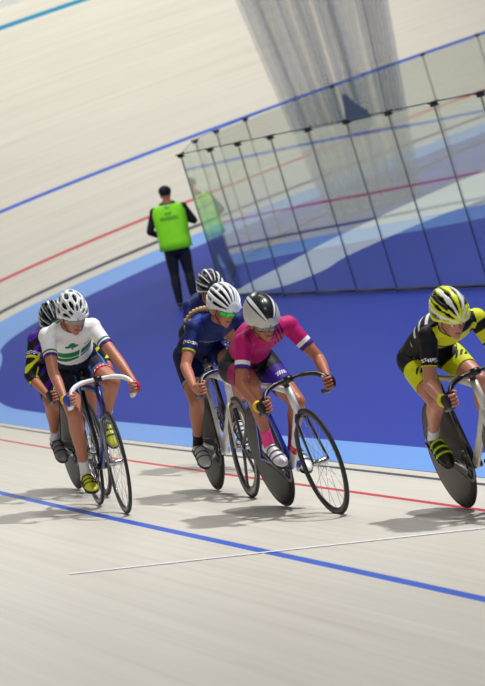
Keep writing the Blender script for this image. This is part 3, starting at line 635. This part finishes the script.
def jersey_white(ctx, P, N):
    m = np.zeros(len(P), int); nm = parts(ctx, P); t, y, d = torso(ctx, P); front = (d < .02) & (N @ ctx['nrm'] < .45); T_ = nm == 'torso'
    e = T_ & front
    put(m, e & (t > .40 + .5 * y) & (t < .64 + .5 * y), 1); put(m, e & (t > .45 + .5 * y) & (t < .475 + .5 * y), 0)
    put(m, e & (t < .30 + .2 * y), 1); put(m, e & (abs(y) < .006) & (t > .36) & (t < .85), 0)
    cy, ct = -.07, .84          # clover
    for dy, dt in ((-.022, 0), (.022, 0), (0, .055)): put(m, e & (((y - cy - dy) / .022) ** 2 + ((t - ct - dt) / .044) ** 2 < 1), 1)
    put(m, e & (abs(y - cy + (t - ct) * .1) < .006) & (t > ct - .10) & (t < ct), 1)
    put(m, e & (abs(y - .035) < .02) & (abs(t - .78) < .02), 3)
    for q in 'lr':
        a = nm == 'uarm_' + q; ta = ctx['t'](P, 'uarm_' + q); put(m, a & (ta > .46) & (ta < .51), 1); put(m, a & (ta > .55), 2)
    put(m, T_ & ~front & (abs(abs(y) - .12) < .03) & (t > .55), 1)
    return m
def shorts_white(ctx, P, N):
    m = np.zeros(len(P), int); nm = parts(ctx, P)
    a = nm == 'thigh_l'; ta = ctx['t'](P, 'thigh_l'); put(m, a & (ta > .50), 1); put(m, a & (ta > .53) & (ta < .57) & (np.sin(P[:, 1] * 300) > .1), 2); put(m, a & (abs(ta - .48) < .015), 3)
    for q in 'lr': a = nm == 'thigh_' + q; put(m, a & (abs(np.abs(P[:, 1] - (.1 if q == 'l' else -.1)) - .05) < .006), 3)
    return m
def txt(m, cond, u, v, k, w=.011, h=.02, seed=3):   # a row of small block letters on cloth
    col = np.floor(u / w).astype(int); fr = u / w - col; row = np.floor(v / h * 4).astype(int); bit = ((col * 7 + row * 5 + seed) * 2654435761 >> 5) % 5
    put(m, cond & (fr < .75) & (v > 0) & (v < h) & (bit > 1), k)
def jersey_blue(ctx, P, N):
    m = np.zeros(len(P), int); nm = parts(ctx, P); t, y, d = torso(ctx, P); T_ = nm == 'torso'
    put(m, T_ & (np.abs(y) < .10) & (d > 0), 1); txt(m, T_ & (d < .0) & (y > -.07) & (y < .08), y + .1, (t - .64 - .5 * y) * .4, 3, .012, .014, 7)
    for q in 'lr':
        a = nm == 'uarm_' + q; ta = ctx['t'](P, 'uarm_' + q); put(m, a & (ta > .58), 2)
        u = P[:, 1] - (-.24 if q == 'r' else .16); txt(m, a, np.abs(u) + .0, (ta - .38) * .28, 3, .012, .022)
    return m
def shorts_blue(ctx, P, N):
    m = np.zeros(len(P), int); nm = parts(ctx, P); a = nm == 'thigh_l'; ta = ctx['t'](P, 'thigh_l'); put(m, a & (ta > .2) & (ta < .5), 1); put(m, a & (np.abs(ta - .42) < .03) & (np.sin(P[:, 1] * 330) > .2), 2)
    put(m, (nm == 'thigh_r') & (ctx['t'](P, 'thigh_r') > .55), 3); return m
def jersey_pink(ctx, P, N):
    m = np.zeros(len(P), int); nm = parts(ctx, P); t, y, d = torso(ctx, P); T_ = nm == 'torso'; front = d < .02
    put(m, T_ & front & (t > .80) & (np.abs(np.abs(y) - .10) < .035) & (np.sin(P[:, 1] * 260 + t * 40) > .2), 3)
    put(m, T_ & (np.abs(y) > .135) & (t < .6), 4); put(m, T_ & front & (np.abs(y) < .003), 4)
    for q in 'lr': a = nm == 'uarm_' + q; ta = ctx['t'](P, 'uarm_' + q); put(m, a & (ta > .44), 1); put(m, a & (ta > .535), 2)
    return m
def shorts_pink(ctx, P, N):
    m = np.zeros(len(P), int); nm = parts(ctx, P)
    for q in 'lr': a = nm == 'thigh_' + q; ta = ctx['t'](P, 'thigh_' + q); put(m, a & (ta > .26), 1 if q == 'l' else 2)
    a = nm == 'thigh_l'; ta = ctx['t'](P, 'thigh_l'); put(m, a & (np.abs(ta - .44) < .035) & (np.abs(P[:, 1] - .13) < .035) & (np.sin(P[:, 1] * 420 + ta * 60) > -.1), 3); return m
def jersey_yellow(ctx, P, N):
    m = np.zeros(len(P), int); nm = parts(ctx, P); t, y, d = torso(ctx, P); T_ = nm == 'torso'; front = d < .02
    put(m, T_ & front & (t > .55) & (t < 1.15) & (np.abs(y) < .13), 1); put(m, T_ & front & (np.abs(t - .70 - .9 * np.abs(y - .04)) < .05), 0); put(m, T_ & front & (y < -.125) & (t > .6), 0); put(m, T_ & front & (np.abs(t - .58) < .02) & (y > -.04), 0); put(m, T_ & front & (t < .5), 0)
    put(m, T_ & (np.abs(y) > .12) & (np.sin(t * 34 + y * 20) > .2), 1); put(m, T_ & (d > .05) & (np.sin(t * 26 + y * 45) > .5), 2)
    put(m, nm == 'neck', 1)
    a = nm == 'uarm_l'; ta = ctx['t'](P, 'uarm_l'); put(m, a, 1); put(m, a & (ta < .24) & (ta > .05), 0); put(m, a & (np.abs(ta - .52) < .03), 0)
    a = nm == 'uarm_r'; ta = ctx['t'](P, 'uarm_r'); put(m, a & (ta > .60), 1); txt(m, a, np.abs(P[:, 1] + .26), (ta - .46) * .28, 2, .012, .022, 5)
    return m
def shorts_yellow(ctx, P, N):
    m = np.zeros(len(P), int); nm = parts(ctx, P)
    for q in 'lr':
        a = nm == 'thigh_' + q; ta = ctx['t'](P, 'thigh_' + q); put(m, a & (ta > .12), 1); put(m, a & (np.abs(ta - .40) < .07) & (np.abs(P[:, 1] - (.12 if q == 'l' else -.12)) < .045) & (np.sin(P[:, 1] * 200 + ta * 50) > -.2), 0); put(m, a & (np.abs(ta - .25 - P[:, 1] * .8) < .02) & (q == 'r'), 0)
    return m
def jersey_violet(ctx, P, N):
    m = np.zeros(len(P), int); nm = parts(ctx, P); t, y, d = torso(ctx, P)
    f = np.sin(P[:, 0] * 46 + P[:, 2] * 30) + np.sin(P[:, 2] * 64 - P[:, 1] * 40); put(m, f > .75, 1); put(m, (f < -1.3) & (P[:, 2] < 1.05), 2)
    for q in 'lr': a = nm == 'uarm_' + q; ta = ctx['t'](P, 'uarm_' + q); put(m, a & (np.abs(ta - .52) < .035), 2); txt(m, a, np.abs(P[:, 1] + .26), (ta - .36) * .28, 3, .014, .026, 2)
    return m
def shorts_violet(ctx, P, N):
    m = np.zeros(len(P), int); f = np.sin(P[:, 0] * 52 + P[:, 2] * 44) + np.sin(P[:, 2] * 70 - P[:, 1] * 60); put(m, f > .9, 1); put(m, f < -1.15, 2); return m

SPECS = {
 'white': dict(barz=0.025, sy=-0.065, at=(-1.311, 24.061, .620), head=11.9, lean=6.3, climb=.005, crank=R(35), sz=1.205, headpos=(.12, .018, .080), yaw=R(3), pitch=R(24), hroll=R(-4), elbow=1.1,
   skin=SK1, jersey=jersey_white, jersey_mats=[WHT, GRN, PUR, GRY], shorts=shorts_white, shorts_mats=[NVY, RED, WHT, LBL], helmet='ovals', helmet_mats=[G('helmet_white', (228, 230, 232)), G('helmet_silver', (150, 156, 162))],
   lens=G('clear_lens', (150, 140, 136), .1), lens_frame=G('pale_frame', (200, 200, 196)), sock_m=fab('white_sock', (226, 226, 228)), shoe_m=G('yellow_shoe', (206, 208, 30)), glove_r=fab('blue_glove', (20, 70, 170)), glove_l=fab('red_glove', (206, 30, 50)), cuff_r=fab('yellow_cuff', (232, 190, 40)),
   frame=G('navy_frame', (18, 36, 118)), frame2=G('black_frame', (20, 22, 30)), fork=G('silver_fork', (120, 124, 130), .3, .4), bar=G('white_bar_tape', (230, 230, 230), .5), front='spoke', rear='spoke', front_rim=G('grey_rim', (70, 72, 78), .3, .5), rear_rim=G('dark_rim', (54, 54, 58), .3, .4), stem=M_BLK,
   label='cyclist in white jersey with green band and clover, white vented helmet, on the left', bike_label='blue and black track bicycle with white handlebar under the rider in white'),
 'violet': dict(sy=-0.03, at=(-1.528, 25.905, .571), head=13.4, lean=5, climb=0, crank=R(-85), sz=1.15, headpos=(.12, -.02, .065), yaw=R(-3), pitch=R(24), elbow=.9, voxel=.009,
   skin=SK2, jersey=jersey_violet, jersey_mats=[BLK, VIO, YEL, WHT], shorts=shorts_violet, shorts_mats=[BLK, VIO, YEL], helmet='dark', helmet_mats=[G('helmet_black', (24, 26, 32)), G('helmet_pale_stripe', (170, 176, 182))],
   lens=G('dark_lens', (40, 40, 46), .1), sock_m=fab('pale_sock', (206, 204, 216)), shoe_m=G('grey_shoe', (128, 126, 130)), glove_r=fab('black_glove', (20, 16, 30)), glove_l=fab('black_glove', (20, 16, 30)), sleeve=1.30,
   frame=G('black_frame', (20, 22, 30)), bar=M_BLK, front='spoke', rear='disc', rear_rim=mat('grey_disc', (70, 66, 66), .5, 0, 0, 8, .15, .35), leg=.78,
   label='cyclist in black, violet and yellow kit, half hidden behind the rider in white', bike_label='black track bicycle with grey rear disc half hidden behind the blue bicycle'),
 'blue': dict(sy=0.045, at=(-.485, 24.434, .426), head=13.0, lean=7.5, climb=0, crank=R(-65), sz=1.145, headpos=(.125, .04, .078), yaw=R(14), pitch=R(26), hroll=R(-8), elbow=0.5, hipw=.165,
   skin=SK1, jersey=jersey_blue, jersey_mats=[BLU, BLU2, NEO, WHT], shorts=shorts_blue, shorts_mats=[fab('dark_blue_shorts', (14, 24, 66)), BLU2, WHT, GRY], helmet='ribs', helmet_mats=[G('helmet_white', (228, 230, 232))],
   lens=mat('green_mirror_lens', (60, 205, 70), .12, .5, 0, 14, .8), lens_frame=G('frame_blue', (40, 120, 190)), sock_m=fab('black_sock', (16, 20, 26)), shoe_m=G('silver_shoe', (204, 206, 208)), glove_r=SK1, glove_l=SK1, gloves=(0, 0),
   frame=G('white_frame', (226, 228, 230)), frame2=G('white_frame', (226, 228, 230)), fork=G('cream_fork', (206, 196, 170)), bar=M_BLK, front='tri', rear='disc', front_rim=G('dark_carbon_rim', (52, 42, 46), .3, .2), stem=G('white_frame', (226, 228, 230)),
   label='cyclist in navy blue jersey with blonde braid, green mirrored glasses and white striped helmet', bike_label='white track bicycle with dark spoked front wheel under the rider in navy blue'),
 'pink': dict(sy=0.045, at=(-.039, 22.327, .446), head=17.0, lean=-2, climb=-.019, crank=R(112), sz=1.13, headpos=(.125, -.035, .075), yaw=R(-2), pitch=R(28), hroll=R(-6), elbow=0.45,
   skin=SK2, jersey=jersey_pink, jersey_mats=[PNK, WHT, PUR, BLK, PNK2], shorts=shorts_pink, shorts_mats=[BLK, fab('indigo_leg', (52, 26, 140)), PNK2, WHT], helmet='aero', helmet_mats=[G('helmet_silver_side', (196, 192, 184)), G('helmet_black', (24, 26, 32)), G('helmet_white', (228, 230, 232))],
   lens=G('silver_lens', (110, 112, 118), .1, .6), lens_frame=G('silver_frame', (180, 182, 186), .3, .6), sock_m=fab('pink_sock', (240, 70, 150)), shoe_m=G('white_shoe', (222, 222, 226)), strap_m=G('strap_grey', (90, 86, 110)), glove_r=fab('black_glove', (20, 16, 30)), glove_l=fab('black_glove', (20, 16, 30)), cuff_r=fab('yellow_cuff', (232, 190, 40)),
   frame=G('white_frame', (226, 228, 230)), frame2=G('blue_frame_bright', (26, 52, 190)), frame_mark=G('red_decal', (206, 40, 60)), fork=G('black_fork', (22, 24, 32)), bar=M_BLK, front='spoke', rear='disc', steer=.04,
   label='cyclist in pink jersey with white and purple cuffs and smooth black and silver helmet', bike_label='white and blue track bicycle with dark rear disc under the rider in pink'),
 'yellow': dict(sy=0.04, at=(1.018, 20.742, .315), head=15.6, lean=-1.2, climb=-.017, crank=R(-110), sz=1.1, headpos=(.125, -.035, .055), yaw=R(3), pitch=R(28), hroll=R(-4), elbow=0.2,
   skin=SK3, jersey=jersey_yellow, jersey_mats=[BLK, YEL, WHT], shorts=shorts_yellow, shorts_mats=[BLK, YEL], helmet='tri', helmet_mats=[G('helmet_yellow', (220, 226, 24)), G('helmet_white', (228, 230, 232)), G('helmet_black', (24, 26, 32))],
   sock_m=fab('white_sock', (226, 226, 228)), shoe_m=G('black_shoe_shell', (30, 34, 26)), strap_m=G('neon_strap', (176, 216, 24)), strap_r=.0075, glove_r=fab('black_glove', (20, 16, 30)), glove_l=fab('black_glove', (20, 16, 30)), cuff_r=YEL,
   frame=G('pale_frame_paint', (214, 212, 200)), frame2=G('black_frame', (20, 22, 30)), fork=G('white_fork', (220, 220, 216)), bar=M_BLK, front='tri', rear='disc', front_rim=G('dark_carbon_rim', (52, 42, 46), .3, .2), rear_rim=mat('brown_disc', (76, 64, 60), .5, 0, 0, 8, .15, .35), saddle=M_BLK,
   label='cyclist in yellow and black kit with yellow, white and black helmet, at the right edge', bike_label='pale and black track bicycle with brownish rear disc at the right edge'),
 'hidden': dict(at=(-.43, 27.3, .345), head=14, lean=6.0, climb=0, crank=R(-35), sz=1.17, headpos=(.12, .0, .07), yaw=R(0), pitch=R(10), elbow=.5, voxel=.009,
   skin=SK2, jersey=jersey_blue, jersey_mats=[BLU, BLU2, NEO, WHT], shorts=shorts_blue, shorts_mats=[NVY, NVY, NVY, NVY], helmet='dark', helmet_mats=[G('helmet_black', (24, 26, 32)), G('helmet_white', (228, 230, 232))],
   lens=G('dark_lens', (40, 40, 46), .1), sock_m=fab('white_sock', (226, 226, 228)), shoe_m=G('dark_red_shoe', (130, 30, 50)), glove_r=SK2, glove_l=SK2, gloves=(0, 0),
   frame=G('black_frame', (20, 22, 30)), bar=M_BLK, front='spoke', rear='spoke',
   label='cyclist almost hidden behind the navy blue rider, only black and white helmet showing', bike_label='black track bicycle almost hidden behind the white bicycle of the navy blue rider'),
}
for key, sp in SPECS.items():
    mw = place(V(*sp['at']), sp['head'], sp['lean'], sp['climb']); hd = sp.pop('head'); sp['head'] = sp.pop('headpos')
    make_bike(sp, mw); rt, ctx = make_rider(sp, mw); rt['group'] = 'racing cyclists in the bunch'
    if key == 'blue':
        S_, ax_, nr_, h_ = ctx['S'], ctx['ax'], ctx['nrm'], ctx['hx']; hair = G('blonde_hair', (196, 160, 104), .5)
        b = MB(); p0 = h_(-.09, -.05, -.03); path = bez([p0, S_ + ax_ * .02 + nr_ * .105 + V(0, -.07, 0), S_ - ax_ * .07 + nr_ * .125 + V(0, -.11, 0), S_ - ax_ * .18 + nr_ * .118 + V(0, -.135, 0)], 12)
        b.tube(path, [.017 + .006 * math.sin(i * 1.5) - .006 * i / len(path) for i in range(len(path))], 10, round_caps=True); b.ell(h_(-.06, 0, -.02), (.05, .07, .06)); b.build('braid', hair, rt)

# ================================================================== the official by the fence
def make_official():
    mw = Matrix.Translation((-.60, 50.3, 0)) @ Matrix.Rotation(R(-8), 4, 'Z') @ Matrix.Rotation(R(-5.5), 4, 'Y')
    mw = Matrix.Translation((-.60, 50.3, .01)) @ Matrix.Rotation(R(5.5), 4, 'Y') @ Matrix.Rotation(R(82), 4, 'Z')
    root = empty('person', 'official seen from behind in lime green vest and black trousers beside the glass fence', 'person', mw)
    # local frame: x forward (away from the camera), y left
    b = MB(); Z = lambda x, y, z: V(x, y, z)
    b.tube([Z(0, 0, .88), Z(0, 0, .98), Z(.0, 0, 1.12), Z(.01, 0, 1.3), Z(.0, 0, 1.45), Z(0, 0, 1.50)], [(.185, .12), (.19, .125), (.185, .12), (.205, .125), (.20, .11), (.13, .08)], 24, side=(0, 1, 0), round_caps=True)
    H = Z(.02, 0, 1.675); Rm = rotm(R(-6), R(8)); h = head_parts(b, H, Rm, Z(0, 0, 1.49), 1.02); bones = [('torso', Z(0, 0, 1.0), Z(0, 0, 1.42), .13), ('pelvis', Z(0, 0, .86), Z(0, 0, .93), .13), ('neck', Z(0, 0, 1.5), Z(0, 0, 1.56), .055), ('head', H, H + Z(0, 0, .05), .1)]; fingers = []
    for s_ in (-1, 1):
        Sh = Z(0, s_ * .215, 1.45); El = Z(-.03, s_ * .335, 1.18) if s_ > 0 else Z(.02, s_ * .34, 1.22); Wr = Z(.20, s_ * .24, 1.08) if s_ > 0 else Z(.22, s_ * .2, 1.26)
        b.ell(Sh, (.065, .065, .065)); b.tube([Sh, (Sh + El) / 2, El], [.06, .054, .046], 14, round_caps=True); b.tube([El, (El + Wr) / 2, Wr], [.046, .040, .030], 14, round_caps=True)
        d = unit(Wr - El); pc = Wr + d * .06; b.tube([Wr, pc, pc + d * .03], [(.030, .02), (.042, .016), (.04, .014)], 12, side=(0, 0, 1), round_caps=True)
        for k in range(4):
            o_ = V(0, 0, .028 - .019 * k); fingers.append(([pc + d * .03 + o_, pc + d * .065 + o_ - V(0, s_ * .012, 0), pc + d * .07 + o_ - V(0, s_ * .035, 0), pc + d * .045 + o_ - V(0, s_ * .05, 0)], .009))
        fingers.append(([Wr + d * .03 + V(0, 0, .03), pc + V(0, -s_ * .02, .05), pc + d * .03 + V(0, -s_ * .035, .045)], .0105))
        hj = Z(0, s_ * .09, .9); K = Z(.03, s_ * .105, .49) if s_ < 0 else Z(.01, s_ * .11, .49); A = Z(-.02, s_ * .115, .09)
        b.tube([hj, hj * .5 + K * .5, K], [.098, .085, .064], 16, round_caps=True); b.tube([K, K * .7 + A * .3 - V(.012, 0, 0), A], [.060, .062, .042], 16, round_caps=True); b.tube([A, A + Z(.12, s_ * .02, -.045)], [.036, .03], 12, round_caps=True)
        nm = 'l' if s_ > 0 else 'r'; bones += [('uarm_' + nm, Sh, El, .055), ('farm_' + nm, El, Wr - d * .01, .038), ('hand_' + nm, Wr + d * .03, pc + d * .03, .03), ('thigh_' + nm, hj, K, .08), ('shin_' + nm, K, A + Z(0, 0, .03), .055), ('foot_' + nm, A - Z(0, 0, .03), A + Z(.12, 0, -.04), .03)]
    v, n, fs = remesh(b, .011); body = MB().add(v, fs)
    for pts, r_ in fingers: body.tube(bez(pts, 3), r_, 8, round_caps=True)
    body.build('body', SK2, root)
    quad = np.array([[f[0], f[1], f[2], f[-1]] for f in fs]); C = v[quad].mean(1); D = np.stack([seg_dist(C, A, B)[0] - r_ for _, A, B, r_ in bones], 1); nm = np.array([x[0] for x in bones])[D.argmin(1)]
    dark = fab('dark_navy_cloth', (18, 20, 34)); lime = mat('lime_vest', (140, 238, 26), .6, 0, .2, 12, .08); tor = nm == 'torso'
    cloth('shirt', v, n, fs, tor | np.char.startswith(nm, 'uarm') | np.char.startswith(nm, 'farm') | (nm == 'neck') & (C[:, 2] < 1.54), .008, [dark], root)
    cloth('trousers', v, n, fs, (nm == 'pelvis') | np.char.startswith(nm, 'thigh') | np.char.startswith(nm, 'shin'), .012, [dark], root)
    vb = MB(); rings = []
    for z, w, d_, x0 in ((.86, .238, .175, 0), (.98, .235, .17, 0), (1.12, .235, .16, 0), (1.30, .25, .155, 0), (1.42, .255, .142, 0), (1.49, .23, .12, 0), (1.53, .15, .10, 0)): rings.append((Z(x0, 0, z), (w, d_)))
    vs = []; nn = 40
    for c, (w, d_) in rings:
        for j in range(nn):
            t = 2 * math.pi * j / nn; q = lambda a, e: math.copysign(abs(a) ** e, a); vs.append(c + V(d_ * q(math.sin(t), .8), w * q(math.cos(t), .8), 0))
    fs2 = [(i * nn + j, i * nn + (j + 1) % nn, (i + 1) * nn + (j + 1) % nn, (i + 1) * nn + j) for i in range(len(rings) - 1) for j in range(nn)]
    ve = vb.add(vs, fs2).build('vest', lime, root); q = ve.modifiers.new('s', 'SOLIDIFY'); q.thickness = .006
    # printed marks on the back of the vest
    def back(y, z): return V(-.168 * (1 - abs(y / .27) ** 2.5) ** .4 - .006, y, z)
    pr = MB(); rnd = random.Random(4)
    def row(y0, y1, z0, z1, n_):
        w = (y1 - y0) / n_
        for k in range(n_):
            a = y0 + k * w; b_ = a + w * .72
            for (p, q_) in (((a, z0), (a + w * .22, z1)), ((a, z1 - .008), (b_, z1)), ((b_ - w * .2, z0), (b_, z1)) if k % 2 else ((a, z0), (b_, z0 + .008))):
                pr.add([back(p[0], p[1]), back(q_[0], p[1]), back(q_[0], q_[1]), back(p[0], q_[1])], [(0, 1, 2, 3)])
    row(-.05, .05, 1.39, 1.42, 4); row(-.14, .14, 1.31, 1.355, 9)
    pr.build('vest_print', mat('print_dark_green', (40, 92, 30), .6), ve, False)
    col = MB(); col.tube([V(-.13, -.03, 1.50), V(-.135, 0, 1.505), V(-.13, .03, 1.50)], [(.02, .01)] * 3, 8); col.build('collar_tag', mat('pale_tag', (196, 210, 216), .6), ve)
    cap = MB(); c0 = H + V(-.012, 0, .052); cap.ell(c0, (.116, .094, .088), Rm); cap.tube([c0 + V(.08, 0, -.008), c0 + V(.17, 0, -.03)], [(.075, .008), (.05, .006)], 12, side=(0, 1, 0), round_caps=True); cap.build('cap', fab('black_cap', (20, 22, 30)), root)
    for s_ in (-1, 1):
        s2 = MB(); hl = V(-.085, s_ * .115, 0); yo = .02 * s_
        vs = []; secs = [(-.0, .03, .06), (.03, .04, .085), (.10, .042, .085), (.16, .048, .06), (.23, .05, .05), (.28, .035, .035), (.295, .015, .02)]; n_ = 14
        for x, w, hh in secs:
            for j in range(n_): t = 2 * math.pi * j / n_; vs.append(hl + V(x, math.cos(t) * w + x / .3 * yo, (math.sin(t) * .5 + .5) * hh))
        K_ = len(secs); s2.add(vs, [(i * n_ + j, i * n_ + (j + 1) % n_, (i + 1) * n_ + (j + 1) % n_, (i + 1) * n_ + j) for i in range(K_ - 1) for j in range(n_)] + [tuple(range(n_))[::-1], tuple((K_ - 1) * n_ + j for j in range(n_))]).build('shoe', mat('black_shoe', (18, 18, 20), .4), root, subs=1)
    return root
make_official()
# dark olive box standing by the light blue band far behind the glass
cb = MB(); cb.box((0, 0, .35), (.16, .16, .35)); bx = cb.build('equipment_case', mat('olive_case', (96, 98, 88), .6), None, False, .02); bx.location = (6.9, 75.2, 0); tag(bx, 'small dark olive case standing by the far light blue band behind the glass', 'case')
